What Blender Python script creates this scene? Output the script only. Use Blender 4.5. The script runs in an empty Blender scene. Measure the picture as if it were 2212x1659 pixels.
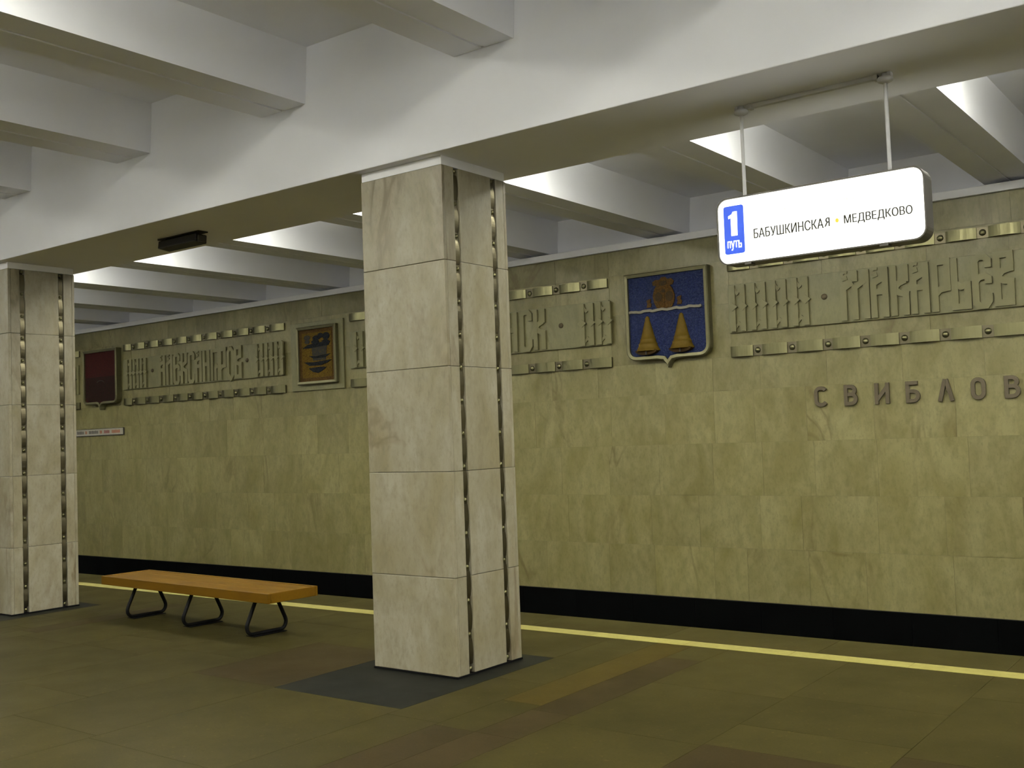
import bpy, bmesh, math, random
from mathutils import Vector, Matrix
random.seed(7)
SC = bpy.context.scene
COL = SC.collection

# ------------------------------------------------------------------ camera
YAW, PITCH, ROLL, FPX = 0.64092, 0.04902, -0.03588, 2284.28
cy, sy, cp, sp, cr, sr = math.cos(YAW), math.sin(YAW), math.cos(PITCH), math.sin(PITCH), math.cos(ROLL), math.sin(ROLL)
fwd = Vector((-sy*cp, cy*cp, sp)); rt = Vector((cy, sy, 0)); up = rt.cross(fwd)
r2 = rt*cr + up*sr; u2 = up*cr - rt*sr
cam_d = bpy.data.cameras.new('camera'); cam = bpy.data.objects.new('camera', cam_d); COL.objects.link(cam)
cam.matrix_world = Matrix(((r2.x, u2.x, -fwd.x, 0), (r2.y, u2.y, -fwd.y, 0), (r2.z, u2.z, -fwd.z, 1.6), (0, 0, 0, 1)))
cam_d.sensor_fit = 'HORIZONTAL'; cam_d.sensor_width = 36; cam_d.lens = FPX/2212*36
cam_d.clip_start = 0.05; cam_d.clip_end = 200
SC.camera = cam
# ------------------------------------------------------------------ world and exposure
w = bpy.data.worlds.new('world'); SC.world = w; w.use_nodes = True
w.node_tree.nodes['Background'].inputs[0].default_value = (1, .95, .8, 1)
w.node_tree.nodes['Background'].inputs[1].default_value = 0.0
vs = SC.view_settings
vs.view_transform = 'Standard'; vs.look = 'None'; vs.gamma = 1; vs.use_curve_mapping = False
vs.exposure = 0.14
try: SC.cycles.use_denoising = True
except Exception: pass
SC.cycles.diffuse_bounces = 5; SC.cycles.max_bounces = 8; SC.cycles.adaptive_threshold = .02
LAMP_HALL, LAMP_AISLE = 68.0, 88.0          # fluorescent tube strengths
LAMP_COLOR = (1.0, 0.985, 0.83)

# ------------------------------------------------------------------ helpers
WL = {}                                     # world location of every object (no scene rotation except the bench)
def world_loc(o): return WL.get(o.name, Vector((0, 0, 0))) if o else Vector((0, 0, 0))
def tag(o, label=None, cat=None, group=None, kind=None):
    if label: o['label'] = label
    if cat: o['category'] = cat
    if group: o['group'] = group
    if kind: o['kind'] = kind
    return o
def link(name, data, parent=None, loc=(0, 0, 0)):
    o = bpy.data.objects.new(name, data); COL.objects.link(o)
    loc = Vector(loc); o.location = loc - world_loc(parent)
    if parent: o.parent = parent
    WL[o.name] = loc
    return o
def thing(name, loc, label, cat, group=None):
    o = link(name, None, None, loc); o.empty_display_size = .1
    return tag(o, label, cat, group)
class MB:
    """collects shapes in world coordinates; mesh(origin) bakes them relative to an origin"""
    def __init__(s): s.v = []; s.f = []; s.sm = []
    def add(s, vs, fs, smooth=False):
        b = len(s.v); s.v += [tuple(p) for p in vs]
        for f in fs: s.f.append([i+b for i in f]); s.sm.append(smooth)
        return s
    def box(s, x0, x1, y0, y1, z0, z1):
        return s.add([(x0,y0,z0),(x1,y0,z0),(x1,y1,z0),(x0,y1,z0),(x0,y0,z1),(x1,y0,z1),(x1,y1,z1),(x0,y1,z1)],
                     [(0,3,2,1),(4,5,6,7),(0,1,5,4),(1,2,6,5),(2,3,7,6),(3,0,4,7)])
    def prism(s, poly, y0, y1):
        """poly of (x, z), counter-clockwise seen from -Y; y0 is the front (towards -Y)"""
        n = len(poly)
        vs = [(x, y0, z) for x, z in poly] + [(x, y1, z) for x, z in poly]
        return s.add(vs, [tuple(range(n)), tuple(range(2*n-1, n-1, -1))] + [(i, i+n, (i+1) % n+n, (i+1) % n) for i in range(n)])
    def prism_x(s, poly, x0, x1):
        """poly of (y, z) extruded along x"""
        n = len(poly)
        vs = [(x0, y, z) for y, z in poly] + [(x1, y, z) for y, z in poly]
        return s.add(vs, [tuple(range(n)), tuple(range(2*n-1, n-1, -1))] + [(i, (i+1) % n, (i+1) % n+n, i+n) for i in range(n)])
    def prism_y(s, poly, y0, y1): return s.prism(poly, y0, y1)
    def ribbon(s, pts, wd, y0, y1, closed=False):
        """flat stroke of width wd along (x, z) points, extruded from y1 (wall) to y0 (front); sharp corners are butted"""
        if not closed:
            P_ = [Vector(p) for p in pts]
            for i in range(1, len(P_)-1):
                d1 = (P_[i]-P_[i-1]).normalized(); d2 = (P_[i+1]-P_[i]).normalized()
                if d1.dot(d2) < .45:
                    a = [tuple(p) for p in P_[:i]] + [tuple(P_[i]+d1*(wd*.5 if d1.dot(d2) < .3 else wd*.3))]
                    b = [tuple(P_[i])] + [tuple(p) for p in P_[i+1:]]
                    s.ribbon(a, wd, y0, y1); return s.ribbon(b, wd, y0+.0007, y1)
        n = len(pts); L = []; R = []
        for i in range(n):
            p = Vector(pts[i])
            a = Vector(pts[(i-1) % n]) if (closed or i > 0) else None
            b = Vector(pts[(i+1) % n]) if (closed or i < n-1) else None
            d1 = (p-a).normalized() if a is not None else None
            d2 = (b-p).normalized() if b is not None else None
            if d1 is None: d1 = d2
            if d2 is None: d2 = d1
            n1 = Vector((-d1.y, d1.x)); n2 = Vector((-d2.y, d2.x))
            m = (n1+n2)
            m = n1 if m.length < 1e-4 else m.normalized()
            k = wd/2/max(.45, m.dot(n1))
            L.append(p+m*k); R.append(p-m*k)
        vs = []
        for i in range(n):
            vs += [(R[i].x, y0, R[i].y), (L[i].x, y0, L[i].y), (L[i].x, y1, L[i].y), (R[i].x, y1, R[i].y)]
        fs = []
        for i in range(n if closed else n-1):
            a = 4*i; b = 4*((i+1) % n)
            for k in range(4): fs.append((a+k, b+k, b+(k+1) % 4, a+(k+1) % 4))
        if not closed: fs += [(0, 1, 2, 3), (4*n-1, 4*n-2, 4*n-3, 4*n-4)]
        return s.add(vs, fs)
    def tube(s, pts, r, seg=10, closed=False):
        n = len(pts); P = [Vector(p) for p in pts]; vs = []
        prev = None
        for i in range(n):
            a = P[i-1] if (i > 0 or closed) else P[i]; b = P[(i+1) % n] if (i < n-1 or closed) else P[i]
            t = (b-a).normalized()
            if prev is None:
                h = Vector((0, 0, 1)) if abs(t.z) < .9 else Vector((1, 0, 0)); prev = t.cross(h).normalized()
            prev = (prev - t*prev.dot(t)).normalized(); q = t.cross(prev)
            for k in range(seg):
                an = 2*math.pi*k/seg; vs.append(P[i] + prev*(r*math.cos(an)) + q*(r*math.sin(an)))
        fs = []
        for i in range(n if closed else n-1):
            a = i*seg; b = ((i+1) % n)*seg
            for k in range(seg): fs.append((a+k, a+(k+1) % seg, b+(k+1) % seg, b+k))
        s.add(vs, fs, True)
        if not closed: s.add(vs[:seg], [tuple(range(seg-1, -1, -1))]); s.add(vs[-seg:], [tuple(range(seg))])
        return s
    def dome(s, c, r, ax, h, seg=12, rings=4):
        """half ball of radius r and height h on point c along axis ax ('-y', '+x', '-z')"""
        vs = []; fs = []
        def pt(a, b, d):
            if ax == '-y': return (c[0]+a, c[1]-d, c[2]+b)
            if ax == '+x': return (c[0]+d, c[1]+a, c[2]+b)
            if ax == '-x': return (c[0]-d, c[1]+a, c[2]+b)
            return (c[0]+a, c[1]+b, c[2]-d)
        for i in range(rings):
            t = math.pi/2*i/rings
            for k in range(seg):
                an = 2*math.pi*k/seg; vs.append(pt(r*math.cos(t)*math.cos(an), r*math.cos(t)*math.sin(an), h*math.sin(t)))
        vs.append(pt(0, 0, h))
        for i in range(rings-1):
            for k in range(seg): fs.append((i*seg+k, i*seg+(k+1) % seg, (i+1)*seg+(k+1) % seg, (i+1)*seg+k))
        for k in range(seg): fs.append(((rings-1)*seg+k, (rings-1)*seg+(k+1) % seg, rings*seg))
        return s.add(vs, fs, True)
    def lathe(s, prof, cx, cyy, a0=0, a1=2*math.pi, seg=24, sy_=1.0):
        """prof of (r, z) turned about the vertical axis at cx, cyy"""
        m = len(prof); vs = []; fs = []
        full = abs(a1-a0-2*math.pi) < 1e-6
        cnt = seg if full else seg+1
        for k in range(cnt):
            an = a0+(a1-a0)*k/seg
            for r, z in prof: vs.append((cx+r*math.cos(an), cyy+r*math.sin(an)*sy_, z))
        for k in range(seg):
            a = k*m; b = ((k+1) % cnt)*m
            for i in range(m-1): fs.append((a+i, b+i, b+i+1, a+i+1))
        return s.add(vs, fs, True)
    def mesh(s, name, org=(0, 0, 0)):
        me = bpy.data.meshes.new(name); o = Vector(org)
        me.from_pydata([tuple(Vector(v)-o) for v in s.v], [], s.f)
        me.polygons.foreach_set('use_smooth', s.sm)
        bm = bmesh.new(); bm.from_mesh(me); bmesh.ops.recalc_face_normals(bm, faces=bm.faces); bm.to_mesh(me); bm.free()
        me.update(); return me
    def build(s, name, mat, parent=None, org=None, bevel=0):
        if org is None:
            if parent: org = world_loc(parent)
            else:
                xs, ys, zs = zip(*s.v); org = ((min(xs)+max(xs))/2, (min(ys)+max(ys))/2, min(zs))
        me = s.mesh(name, org); me.materials.append(mat)
        o = link(name, me, parent, org)
        if bevel:
            b = o.modifiers.new('bevel', 'BEVEL'); b.width = bevel; b.segments = 2; b.limit_method = 'ANGLE'
        return o
def centre(s):
    xs, ys, zs = zip(*s.v); return ((min(xs)+max(xs))/2, (min(ys)+max(ys))/2, (min(zs)+max(zs))/2)
def share(name, me, parent, loc): return link(name, me, parent, loc)
def arc(cx, cz, rx, rz, a0, a1, n=8):
    return [(cx+rx*math.cos(math.radians(a0+(a1-a0)*i/n)), cz+rz*math.sin(math.radians(a0+(a1-a0)*i/n))) for i in range(n+1)]
def oval(cx, cz, rx, rz, n=20): return arc(cx, cz, rx, rz, 0, 360, n)[:-1]

# ------------------------------------------------------------------ materials
class NT:
    def __init__(s, name, rough=.6, metal=0.0, spec=.5):
        s.m = bpy.data.materials.new(name); s.m.use_nodes = True; s.t = s.m.node_tree
        s.b = s.t.nodes['Principled BSDF']; s.b.inputs['Roughness'].default_value = rough
        s.b.inputs['Metallic'].default_value = metal; s.b.inputs['Specular IOR Level'].default_value = spec
    def n(s, typ, **kw):
        nd = s.t.nodes.new(typ)
        for k, v in kw.items():
            if k in nd.inputs.keys():
                if hasattr(v, 'is_output'): s.t.links.new(v, nd.inputs[k])
                else: nd.inputs[k].default_value = v
            else: setattr(nd, k, v)
        return nd
    def l(s, a, b): s.t.links.new(a, b)
    def coords(s, scale=(1, 1, 1), rnd=True):
        tc = s.n('ShaderNodeTexCoord'); v = tc.outputs['Object']
        if rnd:
            oi = s.n('ShaderNodeObjectInfo'); s.rand = oi.outputs['Random']
            mu = s.n('ShaderNodeMath', operation='MULTIPLY'); s.l(s.rand, mu.inputs[0]); mu.inputs[1].default_value = 37.0
            ad = s.n('ShaderNodeVectorMath', operation='ADD'); s.l(v, ad.inputs[0]); s.l(mu.outputs[0], ad.inputs[1]); v = ad.outputs[0]
        mp = s.n('ShaderNodeMapping'); s.l(v, mp.inputs['Vector']); mp.inputs['Scale'].default_value = scale
        return mp.outputs[0]
    def noise(s, vec, scale, detail=5, rough=.55, dist=0.0):
        nd = s.n('ShaderNodeTexNoise'); s.l(vec, nd.inputs['Vector'])
        nd.inputs['Scale'].default_value = scale; nd.inputs['Detail'].default_value = detail
        nd.inputs['Roughness'].default_value = rough; nd.inputs['Distortion'].default_value = dist
        return nd.outputs['Fac']
    def ramp(s, fac, stops):
        nd = s.n('ShaderNodeValToRGB'); s.l(fac, nd.inputs[0]); e = nd.color_ramp.elements
        while len(e) < len(stops): e.new(.5)
        for i, (p, c) in enumerate(stops):
            e[i].position = p; e[i].color = (c, c, c, 1) if isinstance(c, (int, float)) else (*c, 1)
        return nd.outputs[0]
    def mix(s, fac, a, b, mode='MIX'):
        nd = s.n('ShaderNodeMix', data_type='RGBA', blend_type=mode)
        for sock, v in ((nd.inputs[0], fac), (nd.inputs[6], a), (nd.inputs[7], b)):
            if hasattr(v, 'is_output'): s.l(v, sock)
            elif isinstance(v, tuple): sock.default_value = (*v, 1)
            else: sock.default_value = v
        return nd.outputs[2]
    def value(s, col, lo, hi):
        """tone changes from piece to piece"""
        mr = s.n('ShaderNodeMapRange'); s.l(s.rand, mr.inputs[0]); mr.inputs[3].default_value = lo; mr.inputs[4].default_value = hi
        hs = s.n('ShaderNodeHueSaturation'); s.l(col, hs.inputs['Color']); s.l(mr.outputs[0], hs.inputs['Value']); return hs.outputs[0]
    def bump(s, fac, strength=.2, dist=.01):
        b = s.n('ShaderNodeBump'); s.l(fac, b.inputs['Height']); b.inputs['Strength'].default_value = strength
        b.inputs['Distance'].default_value = dist; s.l(b.outputs[0], s.b.inputs['Normal'])
    def out(s, col):
        if hasattr(col, 'is_output'): s.l(col, s.b.inputs['Base Color'])
        else: s.b.inputs['Base Color'].default_value = (*col, 1)
        return s.m
def plain(name, col, rough=.6, metal=0., var=.12, scale=18, spec=.5):
    t = NT(name, rough, metal, spec); v = t.coords()
    f = t.noise(v, scale, 4)
    c = t.mix(f, tuple(k*(1-var) for k in col), tuple(min(1, k*(1+var)) for k in col))
    return t.out(c)
def emis(name, col, st):
    t = NT(name, .5); t.b.inputs['Emission Color'].default_value = (*col, 1); t.b.inputs['Emission Strength'].default_value = st
    return t.out(col)
def marble(name, light, dark, brown, vein_amt, lo, hi, rough=.38):
    t = NT(name, rough)
    v = t.coords((1, 1, .5)); v2 = t.coords((1, 1, .35))
    a = t.noise(v, 2.4, 7, .6, .8); b = t.noise(v, 14, 5, .6)
    c = t.mix(t.ramp(a, [(.34, 0), (.68, 1)]), light, dark)
    c = t.mix(t.ramp(b, [(.45, 0), (.72, .45)]), c, tuple(k*.70 for k in dark))
    b2 = t.noise(v, 42, 4, .65); c = t.mix(t.ramp(b2, [(.50, 0), (.70, .35)]), c, tuple(k*.62 for k in dark))
    n1 = t.noise(v2, 1.7, 4, .5, 1.6)
    s1 = t.ramp(n1, [(.455, 0), (.495, 1), (.505, 1), (.55, 0)])
    n2 = t.noise(v2, 1.1, 3, .5); m2 = t.ramp(n2, [(.5, 0), (.68, vein_amt)])
    mu = t.mix(1.0, s1, m2, 'MULTIPLY')
    c = t.mix(mu, c, brown)
    c = t.value(c, lo, hi)
    t.bump(b, .04, .004)
    return t.out(c)
M = {}
def mats():
    t = NT('plaster', .85, spec=.25); v = t.coords(); f = t.noise(v, 1.3, 5); g = t.noise(v, 60, 3)
    t.bump(g, .12, .004)
    M['plaster'] = t.out(t.mix(t.ramp(f, [(.35, 0), (.7, 1)]), (.875, .885, .945), (.835, .845, .905)))
    M['cap'] = plain('cap_paint', (.84, .84, .88), .7, var=.04)
    M['marble'] = marble('wall_marble', (.250, .228, .104), (.165, .145, .047), (.095, .066, .018), .55, .93, 1.06)
    M['marble_frieze'] = marble('frieze_marble', (0.2128, 0.2016, 0.0928), (0.1776, 0.1664, 0.0688), (0.112, 0.088, 0.0304), .3, .96, 1.06)
    M['marble_col'] = marble('column_marble', (.318, .294, .226), (.228, .199, .119), (.115, .078, .033), .95, .95, 1.05)
    t = NT('relief_stone', .5); v = t.coords(); f = t.noise(v, 9, 5)
    M['relief'] = t.out(t.mix(f, (0.18, 0.1664, 0.0736), (0.2064, 0.1936, 0.088)))
    def granite(name, a, b, speck, rough, lo=.95, hi=1.05, fleck=1.0):
        t = NT(name, rough, spec=.03); v = t.coords()
        f = t.noise(v, 1.6, 4); g = t.noise(v, 70, 2, .7); h = t.noise(v, 30, 2, .6)
        c = t.mix(t.ramp(f, [(.35, 0), (.7, 1)]), a, b)
        c = t.mix(t.ramp(g, [(.35, .35*fleck), (.5, 0)]), c, tuple(k*.45 for k in a))
        c = t.mix(t.ramp(h, [(.66, 0), (.74, .6*fleck)]), c, speck)
        c = t.value(c, lo, hi)
        rr = t.ramp(f, [(.3, rough*.9), (.7, rough*1.15)]); t.l(rr, t.b.inputs['Roughness'])
        return t.out(c)
    M['granite'] = granite('floor_granite', (0.0425, 0.03485, 0.009775), (0.034, 0.0289, 0.0085), (0.085, 0.068, 0.0221), .36)
    M['granite_brown'] = granite('brown_granite', (0.0357, 0.0255, 0.009775), (0.02975, 0.0221, 0.0085), (0.06375, 0.04675, 0.0187), .36, .95, 1.05)
    M['granite_ochre'] = granite('ochre_granite', (0.0561, 0.03995, 0.0085), (0.0442, 0.03315, 0.00765), (0.085, 0.06375, 0.0187), .36, .95, 1.05)
    M['granite_dark'] = granite('dark_granite', (0.0133, 0.014, 0.01085), (0.0105, 0.01085, 0.00875), (0.0224, 0.0224, 0.0182), .42, .97, 1.03, .15)
    M['granite_black'] = granite('black_granite', (.0020, .0023, .0023), (.0013, .0014, .0014), (.005, .006, .006), .5, .97, 1.03, .2)
    M['screed'] = plain('joint_screed', (.02, .017, .007), .9)
    M['mortar'] = plain('joint_mortar', (.17, .155, .07), .9)
    M['groove'] = plain('groove_dark', (.05, .043, .035), .8)
    M['yellow'] = marble('yellow_tile', (.34, .305, .080), (.29, .255, .062), (.2, .16, .04), .2, .92, 1.06, .6)
    t = NT('strip_metal', .36, 1.0); v = t.coords((30, 1, 1)); f = t.noise(v, 3, 3)
    t.l(t.ramp(f, [(.3, .32), (.7, .40)]), t.b.inputs['Roughness'])
    M['metal'] = t.out(t.mix(f, (.165, .155, .080), (.20, .19, .10)))
    M['metal_dark'] = plain('strip_metal_dark', (.14, .125, .08), .38, 1.0)
    M['bronze'] = plain('frame_bronze', (.15, .14, .07), .42, .55)
    M['letter'] = plain('letter_bronze', (.115, .095, .062), .42, .6)
    M['boss'] = plain('boss_bronze', (.13, .105, .06), .5, .3)
    M['dark_metal'] = plain('dark_paint', (.005, .005, .0055), .5, spec=.12)
    M['speaker'] = plain('speaker_brown', (.010, .0085, .011), .5)
    M['sign_metal'] = plain('sign_metal', (.07, .065, .055), .45, .5)
    M['rod'] = plain('rod_paint', (.60, .60, .63), .5, .0)
    t = NT('bench_wood', .45, spec=.05); v = t.coords((1.2, 14, 14)); f = t.noise(v, 3.5, 6, .6, .6); g = t.noise(t.coords((1, 1, 1)), 2.0, 3)
    c = t.mix(f, (.145, .074, .006), (.098, .049, .004)); c = t.mix(t.ramp(g, [(.55, 0), (.75, .5)]), c, (.07, .03, .005))
    M['wood'] = t.out(c)
    def mosaic(name, cols):
        t = NT(name, .6, spec=.08); v = t.coords((1, 1, 1), False)
        vo = t.n('ShaderNodeTexVoronoi'); t.l(v, vo.inputs['Vector']); vo.inputs['Scale'].default_value = 75
        se = t.n('ShaderNodeSeparateColor'); t.l(vo.outputs['Color'], se.inputs[0])
        n = len(cols)
        c = t.ramp(se.outputs[0], [((i+.5)/n, k) for i, k in enumerate(cols)])
        t.bump(vo.outputs['Distance'], .3, .004)
        return t.out(c)
    M['blue'] = mosaic('blue_mosaic', [(0.01, 0.014, 0.0525), (0.0175, 0.025, 0.085), (0.0125, 0.02, 0.065), (0.0275, 0.0375, 0.085)])
    M['gold'] = mosaic('gold_mosaic', [(.085, .042, .008), (.066, .030, .006), (.10, .055, .012), (.055, .030, .009)])
    M['gold_dark'] = mosaic('dark_gold_mosaic', [(0.0425, 0.0275, 0.011), (0.06, 0.035, 0.0125), (0.035, 0.025, 0.015)])
    M['bell'] = plain('bell_gilt', (.115, .072, .006), .5, .1, .3, 18, .15)
    M['bell_dark'] = plain('bell_mouth', (.035, .018, .004), .6, spec=.1)
    M['clapper'] = plain('clapper_dark', (0.015, 0.009, 0.005), .5)
    M['silver'] = plain('silver_wave', (.16, .148, .105), .4, .4)
    M['red'] = mosaic('red_mosaic', [(0.0425, 0.0075, 0.007), (0.06, 0.011, 0.009), (0.0325, 0.0065, 0.0075), (0.05, 0.014, 0.009)])
    M['maroon'] = mosaic('maroon_mosaic', [(0.0225, 0.0085, 0.007), (0.015, 0.007, 0.006), (0.03, 0.01, 0.0075), (0.0175, 0.011, 0.007)])
    M['ochre'] = mosaic('ochre_mosaic', [(.125, .078, .008), (.095, .058, .006), (.145, .095, .010), (.080, .038, .006)])
    M['ochre_rim'] = mosaic('ochre_rim_mosaic', [(0.08, 0.0425, 0.011), (0.06, 0.03, 0.009), (0.1, 0.055, 0.015)])
    M['slate'] = mosaic('slate_mosaic', [(0.011, 0.013, 0.017), (0.02, 0.022, 0.025), (0.0075, 0.0085, 0.011)])
    M['smoke'] = mosaic('smoke_mosaic', [(0.045, 0.0425, 0.035), (0.03, 0.0325, 0.035), (0.065, 0.0525, 0.025)])
    M['sign_white'] = emis('sign_glow', (1.0, .99, .93), 1.5)
    M['sign_blue'] = emis('sign_blue', (.012, .062, .50), .8)
    M['sign_black'] = plain('sign_ink', (.02, .02, .012), .6)
    M['sign_faint'] = plain('sign_faint_ink', (.55, .53, .45), .6)
    M['sign_faint'].node_tree.nodes['Principled BSDF'].inputs['Emission Color'].default_value = (.8, .78, .68, 1)
    M['sign_faint'].node_tree.nodes['Principled BSDF'].inputs['Emission Strength'].default_value = .22
    M['sign_orange'] = emis('sign_orange', (1.0, .42, .03), .9)
    M['panel_white'] = plain('panel_white', (0.35, 0.33, 0.275), .5)
    M['ink_grey'] = plain('ink_grey', (0.05, 0.05, 0.05), .6)
    M['ink_red'] = plain('ink_red', (0.21, 0.03, 0.03), .6)
    M['ink_orange'] = plain('ink_orange', (0.325, 0.08, 0.015), .6)
    M['tube_hall'] = emis('tube_hall', LAMP_COLOR, LAMP_HALL)
    M['tube_hall_old'] = emis('tube_hall_old', LAMP_COLOR, LAMP_HALL*.55)  # weaker copies of the tubes, added to darken the left end
    M['tube_aisle_old'] = emis('tube_aisle_old', LAMP_COLOR, LAMP_AISLE*.6)
    M['tube_aisle'] = emis('tube_aisle', LAMP_COLOR, LAMP_AISLE)
    M['bed'] = plain('track_bed', (.02, .019, .017), .95)
mats()

# ------------------------------------------------------------------ dimensions
X0, X1 = -27.0, 6.0                    # how much of the long hall is built
YB0, YB1, ZB = 5.354, 6.344, 3.526     # beam over the columns
ZRH, ZCH = 4.125, 4.55                 # ribs and coffer ceiling in the hall
ZRA, ZCA = 3.955, 4.40                 # ribs and coffer ceiling over the track
YW = 11.2                              # marble face of the track wall
YE = 7.777                             # platform edge
CX, CY0, CY1 = (-5.349, -4.586), 5.433, 6.151
STEP = 5.72
MID = 2.7                              # centre line of the hall
def mir(y): return 2*MID-y
RIBS = [-4.13-1.938*k for k in range(-5, 12)]

# ------------------------------------------------------------------ floor
m = MB(); m.box(X0, X1, mir(YE), YE, -1.15, -.012)
floor = tag(m.build('floor', M['screed'], None, (0, 0, 0)), kind='structure')
m = MB(); m.box(X0, X1, YE+.002, YW+.3, -1.25, -1.15)
tag(m.build('floor_trackbed', M['bed'], None, (-10, 9, -1.25)), kind='structure')
m = MB(); m.box(X0, X1, -6.2, mir(YE)-.002, -1.25, -1.15)
tag(m.build('floor_trackbed_far', M['bed'], None, (-10, -4, -1.25)), kind='structure')
G = .0012
def slab(x0, x1, y0, y1, mat, name='granite_slab', dz=0.0):
    m = MB(); m.box(x0+G, x1-G, y0+G, y1-G, -.012, dz)
    return m.build(name, M[mat], floor, ((x0+x1)/2, (y0+y1)/2, 0))
Y_IN0 = 2.0
edges = [0, 1.14, 1.54, 1.83, 2.12, 3.0, 3.91, 4.82, STEP]
rnd = random.Random(3)
for per in (-2, -1, 0):
    ox = -5.54 + per*STEP
    for bi in range(8):
        a, b = ox+edges[bi], ox+edges[bi+1]
        if a < -14.2 or a > -.4: continue
        fixed = []
        if bi == 0: cuts = [Y_IN0, 3.35, 4.68, 6.29, 7.092]; names = {2: 'granite_dark'}
        elif bi == 1: cuts = [Y_IN0, 3.1, 4.56, 5.6, 7.092]; names = {}
        elif bi == 2: cuts = [Y_IN0, 3.2, 4.52, 5.15, 7.092]; names = {1: 'granite_brown', 3: 'granite_ochre'}
        elif bi == 3: cuts = [Y_IN0, 3.2, 4.52, 5.05, 6.66, 7.092]; names = {1: 'granite_brown', 2: 'granite_brown', 3: 'granite_brown', 4: 'granite'}
        elif bi == 4: cuts = [Y_IN0, 3.6, 4.9, 5.97, 7.092]; names = {}
        elif bi == 5: cuts = [Y_IN0, 3.5, 4.93, 5.35, 6.05, 7.092]; names = {1: 'granite_brown'}
        elif bi == 6: cuts = [Y_IN0, 3.9, 5.2, 6.5, 7.092]; names = {1: 'granite_brown'}
        else: cuts = [Y_IN0, 3.4, 4.7, 5.9, 7.092]; names = {2: 'granite_brown'}
        for i in range(len(cuts)-1):
            mt = names.get(i, 'granite')
            if per < 0 and mt in ('granite_brown', 'granite_ochre') and rnd.random() < .7: mt = 'granite'
            slab(a, b, cuts[i], cuts[i+1], mt)
m = MB(); m.box(X0, X1, mir(7.092), Y_IN0, -.012, 0)
m.build('granite_paving', M['granite'], floor, (-10, 0, 0))
m = MB(); m.box(X0, -5.54-2*STEP, Y_IN0, 7.092, -.012, 0)
m.build('granite_paving', M['granite'], floor, (-20, 4, 0))
m = MB(); m.box(-.1+.28, X1, Y_IN0, 7.092, -.012, 0)
m.build('granite_paving', M['granite'], floor, (3, 4, 0))
x = -20.2
while x < .5:                          # limiting line: pale yellow tiles along the platform edge
    slab(x, x+.82, 7.092, 7.255, 'yellow', 'yellow_line_tile', .001); x += .82
x = -20.2
while x < .5:
    slab(x, x+1.24, 7.255, YE, 'granite', 'edge_slab'); x += 1.24

# ------------------------------------------------------------------ track wall
m = MB(); m.box(X0, X1, YW+.0055, YW+.3, -1.15, 3.83)
wall = tag(m.build('wall_track', M['mortar'], None, (0, YW+.022, 0)), kind='structure')
rows = [-.36, .235, .83, 1.43, 2.03, 2.415, 3.03, 3.53, 3.826]
known = {0: [-7.891, -6.95, -6.314, -5.537, -5.126, -4.405, -3.784, -2.9],
         1: [-7.533, -6.335, -5.7, -4.942, -4.459, -3.633, -2.955],
         2: [-7.614, -6.9, -6.2, -5.5, -4.887, -4.286, -3.607, -2.7],
         3: [-7.995, -6.846, -6.1, -5.456, -4.96, -4.352, -3.619, -2.8],
         4: [-7.713, -7.014, -6.2, -5.451, -4.869, -4.1, -3.3, -2.5]}
rnd = random.Random(11)
g = .0011
for r in range(len(rows)-1):
    z0, z1 = rows[r], rows[r+1]
    ks = list(known.get(r, [-7.6, -6.8, -5.2, -4.1, -3.0]))
    a = ks[0]
    while a > -20.0:
        a -= rnd.uniform(.62, .95); ks.insert(0, a)
    a = ks[-1]
    while a < 1.2:
        a += rnd.uniform(.65, .95); ks.append(a)
    for xa, xb in zip(ks[:-1], ks[1:]):
        dy = rnd.uniform(0, .0022)
        m = MB(); m.box(xa+g, xb-g, YW+dy, YW+.005, z0+g, z1-g)
        m.build('marble_tile', M['marble'], wall, ((xa+xb)/2, YW, (z0+z1)/2))
m = MB(); m.box(X0, -21.0, YW+.001, YW+.005, -.36, 3.826); m.build('marble_facing', M['marble'], wall, (-24, YW, 1))
m = MB(); m.box(2.2, X1, YW, YW+.005, -.36, 3.826); m.build('marble_facing', M['marble'], wall, (4, YW, 1))
m = MB(); m.box(X0, X1, YW-.008, YW+.005, -1.15, -.362)
base = tag(m.build('baseboard_track', M['bed'], None, (0, YW, -1.15)), kind='structure')
x = -20.6
while x < 1.0:
    m = MB(); m.box(x+.002, x+.82, YW-.022, YW-.0085, -1.14, -.364)
    m.build('black_granite_panel', M['granite_black'], base, (x+.41, YW, -.7)); x += .822
m = MB(); m.box(X0, X1, YW-.05, YW+.3, 3.83, 3.913)
tag(m.build('trim_1', M['cap'], None, (0, YW, 3.83), .006), kind='structure')
m = MB(); m.box(X0, X1, YW+.301, YW+.5, 3.6, 4.6)
tag(m.build('wall_track_upper', M['plaster'], None, (0, YW+.3, 3.6)), kind='structure')
m = MB(); m.box(X0, X1, -6.4, -5.8, -1.15, 4.7)
tag(m.build('wall_opposite', M['marble'], None, (0, -6, 0)), kind='structure')
for nm, xa, xb in (('wall_end_left', X0-.3, X0), ('wall_end_right', X1, X1+.3)):
    m = MB(); m.box(xa, xb, -6.4, YW+.5, -1.2, 4.7); tag(m.build(nm, M['plaster'], None), kind='structure')

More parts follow.
